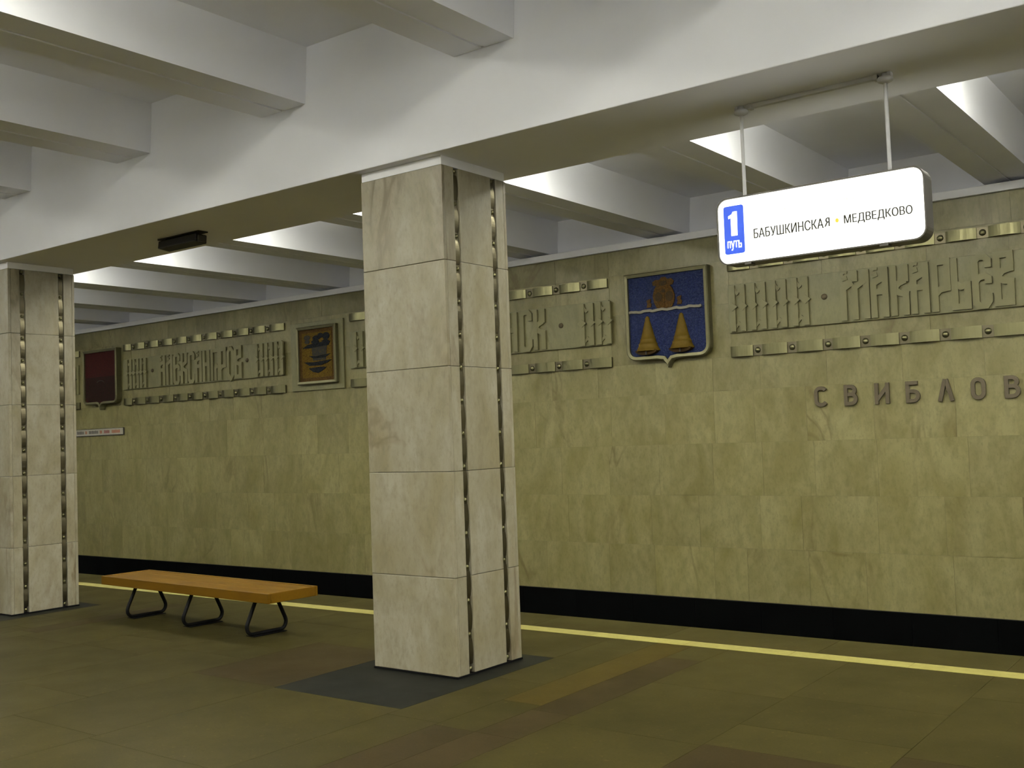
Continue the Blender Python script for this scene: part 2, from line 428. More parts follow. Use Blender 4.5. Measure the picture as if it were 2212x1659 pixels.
# ------------------------------------------------------------------ ceiling
m = MB(); m.box(X0, X1, -6.4, YW+.5, 4.62, 4.9)
ceil = tag(m.build('ceiling', M['plaster'], None, (0, 0, 4.6)), kind='structure')
m = MB(); m.box(X0, X1, YB0, YB1, ZB, 4.615); m.build('beam', M['plaster'], ceil, (0, YB0, ZB), .006)
m = MB(); m.box(X0, X1, mir(YB1), mir(YB0), ZB, 4.615); m.build('beam', M['plaster'], ceil, (0, mir(YB0), ZB), .006)
RW = .247
def rib(xc, y0, y1, z0, z1):
    # two slab legs side by side, a narrow open joint between them, slightly splayed sides
    m = MB()
    m.prism([(xc-RW, z0), (xc-.014, z0), (xc-.014, z0+.03), (xc-.014, z1), (xc-RW-.03, z1)], y0, y1)
    m.prism([(xc+.014, z0), (xc+RW, z0), (xc+RW+.03, z1), (xc+.014, z1)], y0, y1)
    m.prism([(xc-.014, z0+.012), (xc+.014, z0+.012), (xc+.014, z1), (xc-.014, z1)], y0, y1)
    return m.build('ceiling_rib', M['plaster'], ceil, (xc, y0, z0))
for xc in RIBS:
    rib(xc, mir(YB0)+.002, YB0-.002, ZRH, ZCH+.01)
    rib(xc, YB1+.002, YW+.3, ZRA, ZCA+.01)
    rib(xc, -5.8, mir(YB1)-.002, ZRA, ZCA+.01)
for a in RIBS:
    b = a-1.938
    for (y0, y1, z) in ((mir(YB0)+.002, YB0-.002, ZCH), (YB1+.002, YW+.3, ZCA), (-5.8, mir(YB1)-.002, ZCA)):
        m = MB(); m.box(b+.003, a-.003, y0, y1, z, 4.6); m.build('coffer_panel', M['plaster'], ceil, ((a+b)/2, (y0+y1)/2, z))

# lamps set up in the coffers between the ribs
hm = MB(); hm.prism([(-.14, .30), (-.14, .22), (-.07, .15), (.07, .15), (.14, .22), (.14, .30)], -.60, .60)
housing_me = hm.mesh('lamp_housing'); housing_me.materials.append(M['cap'])
tubes = {}
for k in ('tube_hall', 'tube_aisle', 'tube_hall_old', 'tube_aisle_old'):
    tm = MB(); tm.tube([(0, -.57, .11), (0, .57, .11)], .022, 10); tubes[k] = tm.mesh(k); tubes[k].materials.append(M[k])
def lamp(x, y, z, k, label, group):
    t = thing('coffer_lamp', (x, y, z), label, 'lamp', group)
    share('housing', housing_me, t, (x, y, z))
    for dx in (-.075, .075): share('fluorescent_tube', tubes[k], t, (x+dx, y, z))
for a in RIBS[:-1]:
    xc = a-.969
    if -22 < xc < 5:
        dim = '_old' if xc < -8.0 else ''            # far tubes set weaker by choice, so light falls off leftwards
        for yl in (MID-.62, MID-1.95):
            lamp(xc, yl, ZCH-.302, 'tube_hall'+('_old' if xc < -6.0 else ''), 'fluorescent lamp tucked up in a ceiling coffer of the central hall', 'coffer lamps of the central hall')
        lamp(xc, YB1+1.12, ZCA-.302, 'tube_aisle'+dim, 'fluorescent lamp in a coffer behind the beam over the platform edge', 'coffer lamps over the platform edge')
        lamp(xc, mir(YB1+1.12), ZCA-.302, 'tube_aisle'+dim, 'fluorescent lamp in a coffer over the opposite platform', 'coffer lamps over the opposite platform')

# ------------------------------------------------------------------ columns
def wave(t0, t1, pitch, flat, h, first, n=9):
    """profile points (t, offset) of a strip of bowed plates between flat rivet seats; rivets at first + k*pitch"""
    pts = []; k = math.floor((t0-first)/pitch)-1
    while first+k*pitch < t1+pitch:
        c = first+k*pitch
        pts += [(c-flat/2, 0), (c+flat/2, 0)]
        a, b = c+flat/2, c+pitch-flat/2
        for i in range(n+1):
            s_ = i/n; pts.append((a+.0005+(b-a-.001)*s_, h*(.30+.70*(1-(2*s_-1)**2))))
        k += 1
    return [(t, o) for t, o in pts if t0 <= t <= t1]
rv = MB(); rv.dome((0, 0, 0), .017, '+x', .014, 10, 4); rivet_px = rv.mesh('rivet'); rivet_px.materials.append(M['metal'])
def column(ox, label):
    x0, x1 = CX[0]+ox, CX[1]+ox
    t = thing('marble_column', ((x0+x1)/2, (CY0+CY1)/2, 0), label, 'column', 'marble columns of the platform')
    m = MB(); m.box(x0+.058, x1-.058, CY0+.03, CY1-.03, .001, 3.46); m.build('core', M['groove'], t)
    m = MB(); m.box(x0-.004, x1+.004, CY0-.004, CY1+.004, .001, .012); m.build('base_joint', M['dark_metal'], t)
    m = MB(); m.box(x0+.004, x1-.006, CY0+.006, CY1-.006, 3.463, 3.525); m.build('cap', M['cap'], t)
    zs = [.012, .664, 1.375, 2.087, 2.81, 3.462]
    ysp = [CY0+.031, 5.558, 5.615, 5.972, 6.029, CY1-.031]
    for i in range(5):
        za, zb_ = zs[i]+.0012, zs[i+1]-.0012
        for ya, yb in ((CY0, CY0+.030), (CY1-.030, CY1)):
            m = MB(); m.box(x0, x1, ya, yb, za, zb_)
            m.build('marble_panel', M['marble_col'], t, ((x0+x1)/2, ya, (za+zb_)/2), .004)
        for xa, xb in ((x1-.058, x1), (x0, x0+.058)):
            for ya, yb in ((ysp[0], ysp[1]), (ysp[2], ysp[3]), (ysp[4], ysp[5])):
                m = MB(); m.box(xa, xb, ya, yb, za, zb_)
                m.build('marble_panel', M['marble_col'], t, ((xa+xb)/2, (ya+yb)/2, (za+zb_)/2), .003)
    for yc in (5.5865, 6.0005):
        prof = wave(.02, 3.46, .2265, .058, .012, 3.44-15*.2265)
        m = MB(); vs = []; fs = []
        for z, o in prof:
            xx = x1-.018+o
            vs += [(xx, yc-.023, z), (xx, yc+.023, z), (xx-.004, yc+.023, z), (xx-.004, yc-.023, z)]
        for i in range(len(prof)-1):
            for k in range(4): fs.append((4*i+k, 4*i+(k+1) % 4, 4*i+4+(k+1) % 4, 4*i+4+k))
        m.add(vs, fs); s_ = m.build('metal_strip', M['metal_dark'], t)
        tag(s_, 'wavy metal strip with rivets set in a vertical groove')
        for k in range(16):
            z = 3.44-k*.2265
            share('rivet', rivet_px, s_, (x1-.018, yc, z))
    return t
column(0, 'square marble column nearest the camera, right of the bench')
column(-STEP, 'square marble column at the left edge, beyond the bench')

# ------------------------------------------------------------------ wall frieze
def fx(x, d): return x*(YW-d)/YW                    # keeps a measured wall point in line when it stands proud by d
def fz(z, d): return 1.6+(z-1.6)*(YW-d)/YW
rw = MB(); rw.dome((0, 0, 0), .034, '-y', .024, 14, 4); rivet_w = rw.mesh('rivet'); rivet_w.materials.append(M['metal'])
def riveted_strip(xa, xb, z0, z1, first, pitch, label):
    d = .03; zc = (z0+z1)/2
    t = thing('riveted_strip', ((xa+xb)/2, YW, z0), label, 'metal strip', 'riveted metal strips of the wall frieze')
    m = MB(); m.box(xa, xb, YW-.014, YW-.001, z0, z1); m.build('backing_bar', M['metal_dark'], t)
    rv_ = []; x = first
    while x > xa: x -= pitch
    x += pitch
    while x < xb: rv_.append(x); x += pitch
    ends = [xa] + rv_ + [xb]
    for i in range(len(ends)-1):
        a = ends[i]+(.055 if i else .0); b = ends[i+1]-(.055 if i < len(ends)-2 else .0)
        if b-a < .05: continue
        n = 10; vs = []; fs = []
        for k in range(n+1):
            s_ = k/n; o = .012+.034*(1-(2*s_-1)**2)
            xx = a+(b-a)*s_
            vs += [(xx, YW-.014-o, z0), (xx, YW-.014-o, z1), (xx, YW-.014, z1), (xx, YW-.014, z0)]
        for k in range(n):
            for j in range(4): fs.append((4*k+j, 4*k+(j+1) % 4, 4*k+4+(j+1) % 4, 4*k+4+j))
        fs += [(0, 1, 2, 3), (4*n+3, 4*n+2, 4*n+1, 4*n)]
        mb = MB(); mb.add(vs, fs); mb.build('curved_plate', M['metal'], t, ((a+b)/2, YW, zc))
    for x in rv_: share('rivet', rivet_w, t, (x, YW-.014, zc))
UP = (3.395, 3.505); LO = (2.407, 2.527)
riveted_strip(-5.2, -.82, *UP, -4.875, .4045, 'upper riveted metal strip running right from the blue shield, partly behind the lit sign')
riveted_strip(-5.2, -.82, *LO, -4.875, .4045, 'lower riveted metal strip right of the blue shield, above the station name letters')
riveted_strip(-11.33, -6.815, *UP, -7.164, .42, 'upper riveted metal strip left of the blue shield, crossing behind the near column')
riveted_strip(-11.33, -6.79, *LO, -7.164, .42, 'lower riveted metal strip left of the blue shield, crossing behind the near column')
riveted_strip(-17.15, -12.78, *UP, -13.18, .4075, 'upper riveted metal strip between the red shield and the yellow shield')
riveted_strip(-17.15, -12.78, *LO, -13.18, .4075, 'lower riveted metal strip between the red shield and the yellow shield')
riveted_strip(-20.0, -18.60, *UP, -19.0, .4075, 'short visible upper riveted strip left of the red shield by the far column')
riveted_strip(-20.0, -18.60, *LO, -19.0, .4075, 'short visible lower riveted strip left of the red shield by the far column')

# carved letters: upright interlaced lettering on a grid of stems
SW = .064; S0, S1, S2 = .032, .154, .276
CURL = [(.075, .985), (.045, .995), (.018, .965), (.026, .91), (.056, .895), (.060, .86), (.02, .84)]
GL = {
 'А': (.186, [[(S1, 0), (S1, 1)], [(S0, 0), (S0, .70), (S1-.01, .80)], [(S0, .52), (S1, .52)]], [CURL]),
 'М': (.308, [[(S0, 0), (S0, .66), (S1-.02, .77)], [(S1, 0), (S1, .66), (S2-.01, .79)], [(S1, .78), (S1, 1)], [(S2, 0), (S2, 1)]], [CURL]),
 'К': (.186, [[(S0, 0), (S0, 1)], [(S1, 1), (S1, .70), (S0+.05, .64), (S0, .53)], [(S0, .55), (S0+.06, .45), (S1, .42), (S1, 0)]], []),
 'Р': (.186, [[(S0, 0), (S0, .97), (S1, .97), (S1, .45), (S0+.05, .43), (S0, .34)]], []),
 'Ь': (.186, [[(S0, 1), (S0, .06), (S1, .06), (S1, .47), (S0+.06, .44), (S0, .52)]], []),
 'Е': (.186, [[(S1, .76), (S1, .90), (S1-.03, .965), (S0+.03, .965), (S0, .90), (S0, .10), (S0+.03, .035), (S1-.03, .035), (S1, .12), (S1, .26)], [(S1, .45), (S1, .55), (S1-.03, .60), (S0+.03, .58), (S0, .50)]], []),
 'В': (.186, [[(S0, .5), (S0, .97), (S1, .97), (S1, .70), (S0+.05, .66), (S0, .55)], [(S0, .55), (S0+.06, .47), (S1, .45), (S1, .06), (S0, .06), (S0, .55)]], []),
 'Л': (.186, [[(S1, 0), (S1, 1)], [(S0, 0), (S0, .70), (S1-.01, .82)]], [CURL]),
 'С': (.186, [[(S1, .74), (S1, .90), (S1-.03, .965), (S0+.03, .965), (S0, .90), (S0, .10), (S0+.03, .035), (S1-.03, .035), (S1, .12), (S1, .27)]], []),
 'Н': (.186, [[(S0, 0), (S0, 1)], [(S1, 0), (S1, 1)], [(S0, .55), (S1, .55)]], []),
 'Д': (.25, [[(S0, 0), (S0, 1)], [(.125, 0), (.125, .40), (S1+.03, .48)], [(S1+.06, 0), (S1+.06, 1)], [(S0, .96), (S1+.06, .96)]], []),
 'О': (.186, [[(.093, 1), (S0, .86), (S0-.004, .5), (S0, .14), (.093, 0), (S1, .14), (S1+.004, .5), (S1, .86), (.093, 1)]], []),
}
PZ0, PZ1 = 2.70, 3.22
def inscription(xa, xb, label, letters, orns, dots, bead):
    t = thing('inscription_panel', ((xa+xb)/2, YW, 2.682), label, 'wall panel', 'carved name panels of the wall frieze')
    m = MB(); m.box(xa, xb, YW-.030, YW-.001, 2.682, 3.236); m.build('stone_slab', M['marble_frieze'], t, ((xa+xb)/2, YW, 2.96), .003)
    y1 = YW-.030; y0 = YW-.060
    for ch, x, sc in letters:
        wd, strokes, thin = GL[ch]; m = MB(); e = 0
        for st in strokes:
            m.ribbon([(x+u*sc, PZ0+v*(PZ1-PZ0)) for u, v in st], SW*min(1, sc), y0+e, y1); e += .0009
        for st in thin:
            m.ribbon([(x+u*sc, PZ0+v*(PZ1-PZ0)) for u, v in st], .030, y0+.012, y1)
        m.build('letter', M['relief'], t, (x, YW, PZ0))
    for x, sc in orns:
        m = MB()
        for s_ in (S0, S1):
            xx = x+s_*sc
            m.ribbon([(xx, PZ0-.006), (xx, PZ1)], SW*sc, y0, y1)
            m.prism([(xx-.058*sc, 2.975), (xx, 2.925), (xx+.058*sc, 2.975), (xx, 3.025)], y0-.008, y1)
        xm = x+(S0+S1)/2*sc
        m.ribbon([(x+S0*sc, 3.205), (xm-.008, 3.125), (x+S1*sc-.02, 3.185)], .034, y0+.010, y1)
        m.ribbon([(x+S0*sc, 2.715), (xm+.004, 2.785), (x+S1*sc-.02, 2.735)], .034, y0+.010, y1)
        m.build('carved_ornament', M['relief'], t, (x, YW, PZ0))
    for x in dots:
        m = MB(); m.dome((x, y1, 2.983), .034, '-y', .03, 14, 4); m.build('boss', M['boss'], t, (x, y1, 2.983))
    return t
# right panel: measured right edges of the stems give each letter its start
mk = [('М', -3.914), ('А', -3.592), ('К', -3.384), ('А', -3.180), ('Р', -2.969), ('Ь', -2.778), ('Е', -2.580), ('В', -2.377)]
inscription(-5.2, -.82, 'carved stone panel lettered МАКАРЬЕВ right of the blue shield',
            [(c, fx(x, .07), 1.0) for c, x in mk], [(fx(x, .07), 1.0) for x in (-5.202, -4.954, -4.711, -4.459)], [fx(-4.095, .05)], None)
inscription(-11.32, -6.80, 'carved stone panel ending in СК, between the near column and the blue shield',
            [('Н', fx(-8.435, .07), 1.0), ('С', fx(-8.205, .07), 1.08), ('К', fx(-7.985, .07), 1.0)],
            [(fx(x, .07), 1.12) for x in (-7.265, -7.015)] + [(fx(-11.30, .07), 1.1), (fx(-11.03, .07), 1.1)], [fx(-7.552, .05)], None)
al = [('А', -16.135), ('Л', -15.92), ('Е', -15.715), ('К', -15.505), ('С', -15.30), ('А', -15.105), ('Н', -14.895), ('Д', -14.68), ('Р', -14.46), ('О', -14.255), ('В', -14.065)]
inscription(-17.16, -12.84, 'carved stone panel lettered АЛЕКСАНДРОВ between the red and yellow shields',
            [(c, fx(x, .07), 1.0) for c, x in al],
            [(fx(x, .07), 1.0) for x in (-17.14, -16.92, -16.70)] + [(fx(x, .07), 1.05) for x in (-13.54, -13.30, -13.06)], [fx(-16.328, .05), fx(-13.739, .05)], None)
inscription(-20.0, -18.62, 'end of a carved stone panel left of the red shield, beside the far column',
            [], [(-18.90, 1.1), (-19.15, 1.1)], [], None)

# shields
def shield_outline(w_, h_, r, tip):
    x, z = w_/2, h_/2
    p = [(-x, z), (x, z)] if False else []
    p += [(-x, z)]
    left = [(-x, -z+r)] + arc(-x+r, -z+r, r, r, 180, 270, 5)[1:]
    if tip: bot = [(-.12*w_, -z), (-.055*w_, -z-.012), (-.02*w_, -z-tip*.55), (0, -z-tip), (.02*w_, -z-tip*.55), (.055*w_, -z-.012), (.12*w_, -z)]
    else: bot = []
    right = arc(x-r, -z+r, r, r, 270, 360, 5)
    return p + left + bot + right + [(x, z)]
def inset(poly, d):
    n = len(poly); out = []
    for i in range(n):
        p = Vector(poly[i]); a = Vector(poly[i-1]); b = Vector(poly[(i+1) % n])
        d1 = (p-a).normalized(); d2 = (b-p).normalized()
        n1 = Vector((-d1.y, d1.x)); n2 = Vector((-d2.y, d2.x)); mm = (n1+n2).normalized()
        q = p+mm*(d/max(.5, mm.dot(n1))); out.append((q.x, q.y))
    return out
def shield(cx, cz, w_, h_, r, tip, dep, fw, label, field, name='shield_emblem'):
    t = thing(name, (cx, YW, cz-h_/2-tip), label, 'emblem', 'framed shields of the wall frieze')
    P = [(cx+a, cz+b) for a, b in shield_outline(w_, h_, r, tip)]
    Q = [(cx+a, cz+b) for a, b in inset(shield_outline(w_, h_, r, tip), fw)]
    E = [(cx+a, cz+b) for a, b in inset(shield_outline(w_, h_, r, tip), fw*.25)]
    n = len(P); yf = YW-dep; m = MB()
    rings = [(P, YW-.002), (P, yf+.014), (E, yf), (Q, yf+.006), (Q, yf+.042), (P, YW-.002)]
    for (A, ya), (B, yb) in zip(rings[:-2], rings[1:-1]):
        m.add([(x, ya, z) for x, z in A]+[(x, yb, z) for x, z in B], [(i, (i+1) % n, n+(i+1) % n, n+i) for i in range(n)])
    m.build('frame', M['bronze'], t)
    m = MB(); m.prism([(x, z) for x, z in Q], yf+.036, yf+.06); f = m.build('mosaic_field', M[field], t)
    return t, yf+.036
def flat_on(t, name, mat, poly, y, thick=.008):
    m = MB(); m.prism(poly, y-thick, y+.004); return m.build(name, M[mat], t)

# blue shield with a ship's stern over two bells
D = .10
bx = lambda x: fx(x, D-.03); bz = lambda z: fz(z, D-.03)
cx, cz = fx((-6.595-5.470)/2, D), fz((3.52+2.455)/2, D)
t, yf = shield(cx, cz, 1.112, 1.056, .13, .105, D, .047, 'blue mosaic shield with gilt ship stern above two bells', 'blue')
C = -6.045
stern = [(C-.10, 3.075), (C-.13, 3.14), (C-.145, 3.22), (C-.125, 3.29), (C-.095, 3.335), (C-.14, 3.345), (C-.145, 3.385), (C-.10, 3.41), (C-.05, 3.405), (C-.02, 3.435),
         (C+.03, 3.435), (C+.06, 3.405), (C+.11, 3.41), (C+.145, 3.375), (C+.125, 3.335), (C+.09, 3.33), (C+.125, 3.28), (C+.15, 3.21), (C+.14, 3.13), (C+.105, 3.07), (C+.05, 3.05), (C-.04, 3.05)]
st_ = flat_on(t, 'gilt_stern', 'gold', [(bx(a), bz(b)) for a, b in stern], yf, .014)
for a, b, rx, rz in ((-.065, 3.20, .048, .058), (.078, 3.20, .050, .062), (0, 3.265, .030, .022), (0, 3.36, .055, .03)):
    m = MB(); m.prism([(bx(p), bz(q)) for p, q in oval(C+a, b, rx, rz)], yf-.018, yf-.013); m.build('stern_panel', M['gold_dark'], st_)
m = MB(); m.ribbon([(bx(C+.005), bz(3.06)), (bx(C+.005), bz(3.25))], .022, yf-.020, yf-.013); m.build('stern_post', M['gold'], st_)
for sx in (-1, 1):
    lb = [(C+sx*.205+a, 3.135+b) for a, b in ((-.03, -.05), (.03, -.045), (.035, -.005), (.02, .01), (.03, .055), (-.005, .05), (-.03, .035), (-.02, 0))]
    flat_on(t, 'gilt_scroll', 'gold', [(bx(a), bz(b)) for a, b in lb], yf, .012)
wv = [(-6.525 + i*.0325, 3.046+.006*math.sin(i*1.05)+.003*math.sin(i*2.3)) for i in range(31)]
m = MB(); m.ribbon([(bx(a), bz(b)) for a, b in wv], .030, yf-.022, yf+.002); m.build('silver_wave', M['silver'], t)
for i, bcx in enumerate((-6.283, -5.827)):
    prof = [(.012, 2.985), (.030, 2.965), (.034, 2.93), (.045, 2.90), (.062, 2.84), (.080, 2.77), (.096, 2.715), (.103, 2.71), (.106, 2.695), (.104, 2.685), (.120, 2.655), (.127, 2.65), (.128, 2.635), (.126, 2.63), (.150, 2.585), (.160, 2.572), (.160, 2.562), (.150, 2.560)]
    m = MB(); m.lathe([(r*.985, bz(z)) for r, z in prof], bx(bcx), yf+.002, math.pi, 2*math.pi, 20, .75)
    b_ = m.build('bell', M['bell'], t)
    mo = [(bx(bcx+a), bz(b)) for a, b in arc(bcx*0, 2.566, .145, .052, 180, 360, 12)] + [(bx(bcx+a), bz(b)) for a, b in arc(0, 2.566, .145, .018, 0, 180, 8)[1:-1]]
    m = MB(); m.prism(mo, yf-.075, yf+.002); m.build('bell_mouth', M['bell_dark'], b_)
    m = MB(); m.ribbon([(bx(bcx+.008), bz(2.575)), (bx(bcx+.008), bz(2.517))], .018, yf-.085, yf-.074); m.build('clapper', M['clapper'], b_)

# yellow shield on its own stone slab
m = MB(); m.box(-12.62, fx(-11.483, .02), YW-.028, YW-.0035, 2.410, 3.462)
o = m.build('emblem_slab', M['marble_frieze'], None, None, .003); tag(o, 'square pale stone slab behind the yellow mosaic shield', 'stone slab')
cx, cz = fx((-12.545-11.672)/2, D), fz((3.405+2.508)/2, D)
t, yf = shield(cx, cz, .868, .892, .02, 0, D, .045, 'square yellow mosaic emblem with dark tiered boats, left of the near column', 'ochre_rim')
WF, HF = .868-.09, .892-.09
def yq(u, v): return (cx-WF/2+u*WF, cz-HF/2+v*HF)
flat_on(t, 'ochre_ground', 'ochre', [yq(*p) for p in ((.08, .07), (.92, .07), (.92, .93), (.08, .93))], yf, .006)
for i, pl in enumerate([[(.27, .25), (.40, .175), (.54, .15), (.66, .19), (.78, .25), (.60, .265)],
                        [(.14, .375), (.30, .30), (.62, .295), (.80, .33), (.92, .385), (.70, .375), (.45, .36)],
                        [(.29, .49), (.42, .43), (.74, .435), (.90, .50), (.70, .49), (.5, .47)]]):
    flat_on(t, 'dark_boat', 'slate', [yq(*p) for p in pl], yf, .016)
flat_on(t, 'dark_tower', 'smoke', [yq(*p) for p in ((.40, .39), (.76, .39), (.80, .68), (.36, .68))], yf, .010)
flat_on(t, 'dark_wing', 'slate', [yq(*p) for p in ((.10, .64), (.30, .635), (.84, .66), (.90, .74), (.55, .73), (.25, .70))], yf, .014)
for u, v, a, b in ((.24, .84, .09, .05), (.24, .76, .07, .04), (.5, .82, .10, .05), (.62, .86, .08, .05), (.78, .84, .10, .07), (.76, .74, .09, .04), (.47, .75, .11, .04)):
    flat_on(t, 'smoke_cloud', 'smoke' if u < .4 else 'slate', [yq(p, q) for p, q in oval(u, v, a, b, 14)], yf, .012+.002*u)

# red shield
cx, cz = fx((-18.496-17.40)/2, D), fz((3.485+2.47)/2, D)
t, yf = shield(cx, cz, 1.085, 1.01, .10, .11, .12, .045, 'dark red mosaic shield beside the far left column', 'red')
flat_on(t, 'maroon_half', 'maroon', [(cx-.495, cz+.0), (cx-.495, cz-.36), (cx-.40, cz-.455), (cx+.40, cz-.455), (cx+.495, cz-.36), (cx+.495, cz)], yf, .005)
m = MB(); m.ribbon(arc(cx, cz-.14, .13, .07, 25, 150, 8), .014, yf-.010, yf); m.build('pale_arc', M['smoke'], t)

# station name in separate metal letters
def LT(ch, x, z, w_, h_):
    c = .040
    i0, i1 = x+c/2, x+w_-c/2; b0, b1 = z+c/2, z+h_-c/2; mz = z+h_*.53; xm = x+w_/2
    if ch == 'С': return [(arc(xm, b1-.045, w_/2-c/2, .045, 25, 180, 8)+arc(xm, b0+.045, w_/2-c/2, .045, 180, 335, 8), False)]
    if ch == 'О': return [(arc(xm, b1-.05, w_/2-c/2, .05, 0, 180, 9)+arc(xm, b0+.05, w_/2-c/2, .05, 180, 360, 9), True)]
    if ch == 'В':
        r1 = (b1-mz)/2; r2_ = (mz-b0)/2
        return [([(i0, b0), (i0, b1)] + [(i1-r1-.012, b1)] + arc(i1-r1-.010, mz+r1, r1, r1, 80, -80, 8) + [(i0+.02, mz)], False),
                ([(i0+.02, mz+.001)] + arc(i1-r2_, mz-r2_, r2_, r2_, 85, -85, 8) + [(i0-c/2+.001, b0)], False)]
    if ch == 'И': return [([(i0, z), (i0, z+h_)], False), ([(i1, z), (i1, z+h_)], False), ([(i0, b0+.02), (i1, b1-.02)], False)]
    if ch == 'Б':
        r_ = (mz-b0)/2
        return [([(i1, b1), (i0, b1), (i0, b0)] + arc(i1-r_, mz-r_, r_, r_, -85, 85, 8) + [(i0, mz)], False)]
    if ch == 'Л': return [([(i0-.006, z), (xm-.004, z+h_), ], False), ([(xm+.004, z+h_), (i1+.006, z)], False)]
t = thing('station_name', (-3.2, YW, 1.795), 'row of brown metal letters СВИБЛОВ fixed to the marble wall', 'lettering')
for ch, xa, xb in (('С', -4.256, -4.108), ('В', -3.929, -3.783), ('И', -3.603, -3.45), ('Б', -3.283, -3.139), ('Л', -2.960, -2.812), ('О', -2.646, -2.506), ('В', -2.335, -2.190)):
    m = MB(); e = 0
    for pts, closed in LT(ch, fx(xa, .03), 1.794, xb-xa, .222):
        m.ribbon(pts, .040, YW-.032+e, YW-.002, closed); e += .0008
    m.build('letter', M['letter'], t, (xa, YW, 1.794), .003)

# narrow coloured line sign on the wall
t = thing('line_sign', (-18.5, YW, 1.89), 'narrow white wall sign with coloured words below the red shield', 'sign')
m = MB(); m.box(-20.0, -17.19, YW-.022, YW-.002, 1.885, 2.005); m.build('sign_panel', M['panel_white'], t, None, .004)
m = MB()
for a, b, c, d in ((-20.0, -17.185, 1.880, 1.888), (-20.0, -17.185, 2.002, 2.010), (-17.193, -17.185, 1.880, 2.010)): m.box(a, b, YW-.026, YW-.003, c, d)
m.build('rim', M['ink_grey'], t)
rnd = random.Random(5)
for a, b, k in ((-18.82, -18.77, 'ink_orange'), (-18.70, -18.47, 'ink_grey'), (-18.42, -18.36, 'ink_orange'), (-18.30, -17.99, 'ink_grey'), (-17.94, -17.86, 'ink_orange'), (-17.80, -17.62, 'ink_red'), (-17.55, -17.29, 'ink_orange')):
    m = MB(); n = max(1, round((b-a)/.036)); wd = (b-a)/n
    for i in range(n):
        xx = a+i*wd
        m.box(xx, xx+wd*.62, YW-.0235, YW-.0215, 1.918, 1.972 if i % 3 else 1.976)
    m.build('word', M[k], t)

# ------------------------------------------------------------------ hanging illuminated sign
SX0, SX1, SZ0, SZ1, SY = -2.757, -1.545, 2.570, 2.972, 5.815
TH = .13
t = thing('direction_sign', ((SX0+SX1)/2, SY+TH/2, SZ0), 'lit white hanging sign with blue number one panel under the beam', 'sign')
def rrect(x0, x1, z0, z1, r):
    return arc(x0+r, z0+r, r, r, 180, 270, 6)+arc(x1-r, z0+r, r, r, 270, 360, 6)+arc(x1-r, z1-r, r, r, 0, 90, 6)+arc(x0+r, z1-r, r, r, 90, 180, 6)
m = MB(); m.prism(rrect(SX0+.004, SX1-.004, SZ0+.004, SZ1-.004, .064), SY+.004, SY+TH-.004); m.build('light_box', M['sign_white'], t)
P = rrect(SX0, SX1, SZ0, SZ1, .068); Q = rrect(SX0+.008, SX1-.008, SZ0+.008, SZ1-.008, .060); n = len(P)
m = MB(); rings = [(Q, SY-.004), (P, SY-.004), (P, SY+TH), (Q, SY+TH), (Q, SY-.004)]
for (A, ya), (B, yb) in zip(rings[:-1], rings[1:]):
    m.add([(x, ya, z) for x, z in A]+[(x, yb, z) for x, z in B], [(i, (i+1) % n, n+(i+1) % n, n+i) for i in range(n)])
m.build('metal_rim', M['sign_metal'], t)
m = MB(); m.prism(rrect(-2.713, -2.586, 2.634, 2.922, .014), SY+.001, SY+.006); blue = m.build('blue_panel', M['sign_blue'], t)
def text(name, body, x0, x1, z0, z1, y, mat, parent, bold=0.0, mirror=False):
    c = bpy.data.curves.new(name, 'FONT'); c.body = body; c.extrude = 0.0; c.resolution_u = 8
    o = bpy.data.objects.new(name, c); COL.objects.link(o); bpy.context.view_layer.update()
    me = bpy.data.meshes.new_from_object(o); bpy.data.objects.remove(o); bpy.data.curves.remove(c)
    xs = [v.co.x for v in me.vertices]; zs = [v.co.y for v in me.vertices]
    ax, bx_, az, bz_ = min(xs), max(xs), min(zs), max(zs); pl = world_loc(parent)
    for v in me.vertices:
        q_ = (v.co.x-ax)/(bx_-ax); px = x0+(1-q_ if mirror else q_)*(x1-x0); pz = z0+(v.co.y-az)/(bz_-az)*(z1-z0)
        v.co = Vector((px, y, pz))-pl
    if bold:
        bm = bmesh.new()
        for k in (-1, 0, 1):
            bm.from_mesh(me); bm.verts.ensure_lookup_table()
            for v in bm.verts[-len(me.vertices):]: v.co.x += k*bold; v.co.y -= .0001*k
        bm.to_mesh(me); bm.free()
    me.name = name; me.materials.clear(); me.materials.append(M[mat])
    return link(name, me, parent, pl)
m = MB(); m.prism([(-2.667, 2.742), (-2.628, 2.742), (-2.626, 2.886), (-2.652, 2.886), (-2.660, 2.872), (-2.682, 2.862), (-2.682, 2.846), (-2.667, 2.850)], SY-.0015, SY+.001)
m.build('numeral', M['sign_white'], blue)
text('track_word', 'пут', -2.693, -2.628, 2.655, 2.712, SY-.0015, 'sign_white', blue, .0012)
m = MB(); m.ribbon([(-2.6215, 2.712), (-2.6215, 2.671), (-2.608, 2.671), (-2.6065, 2.683), (-2.608, 2.692), (-2.6215, 2.692)], .0065, SY-.0016, SY+.001); m.build('track_word', M['sign_white'], blue)
text('station_text', 'БАБУШКИНСКА', -2.526, -2.107, 2.708, 2.766, SY+.002, 'sign_black', t, .0013)
text('station_text', 'R', -2.101, -2.071, 2.714, 2.765, SY+.002, 'sign_black', t, .0013, True)      # reversed R gives the letter ya
text('station_text', 'МЕДВЕДКОВО', -1.988, -1.617, 2.706, 2.764, SY+.002, 'sign_black', t, .0013)
text('small_text', 'К ПОЕЗДАМ ДО СТАНЦИЙ', -2.33, -1.89, 2.843, 2.864, SY+.002, 'sign_faint', t)
m = MB(); m.prism(oval(-2.028, 2.740, .010, .012, 16), SY+.0005, SY+.003); m.build('orange_dot', M['sign_orange'], t)
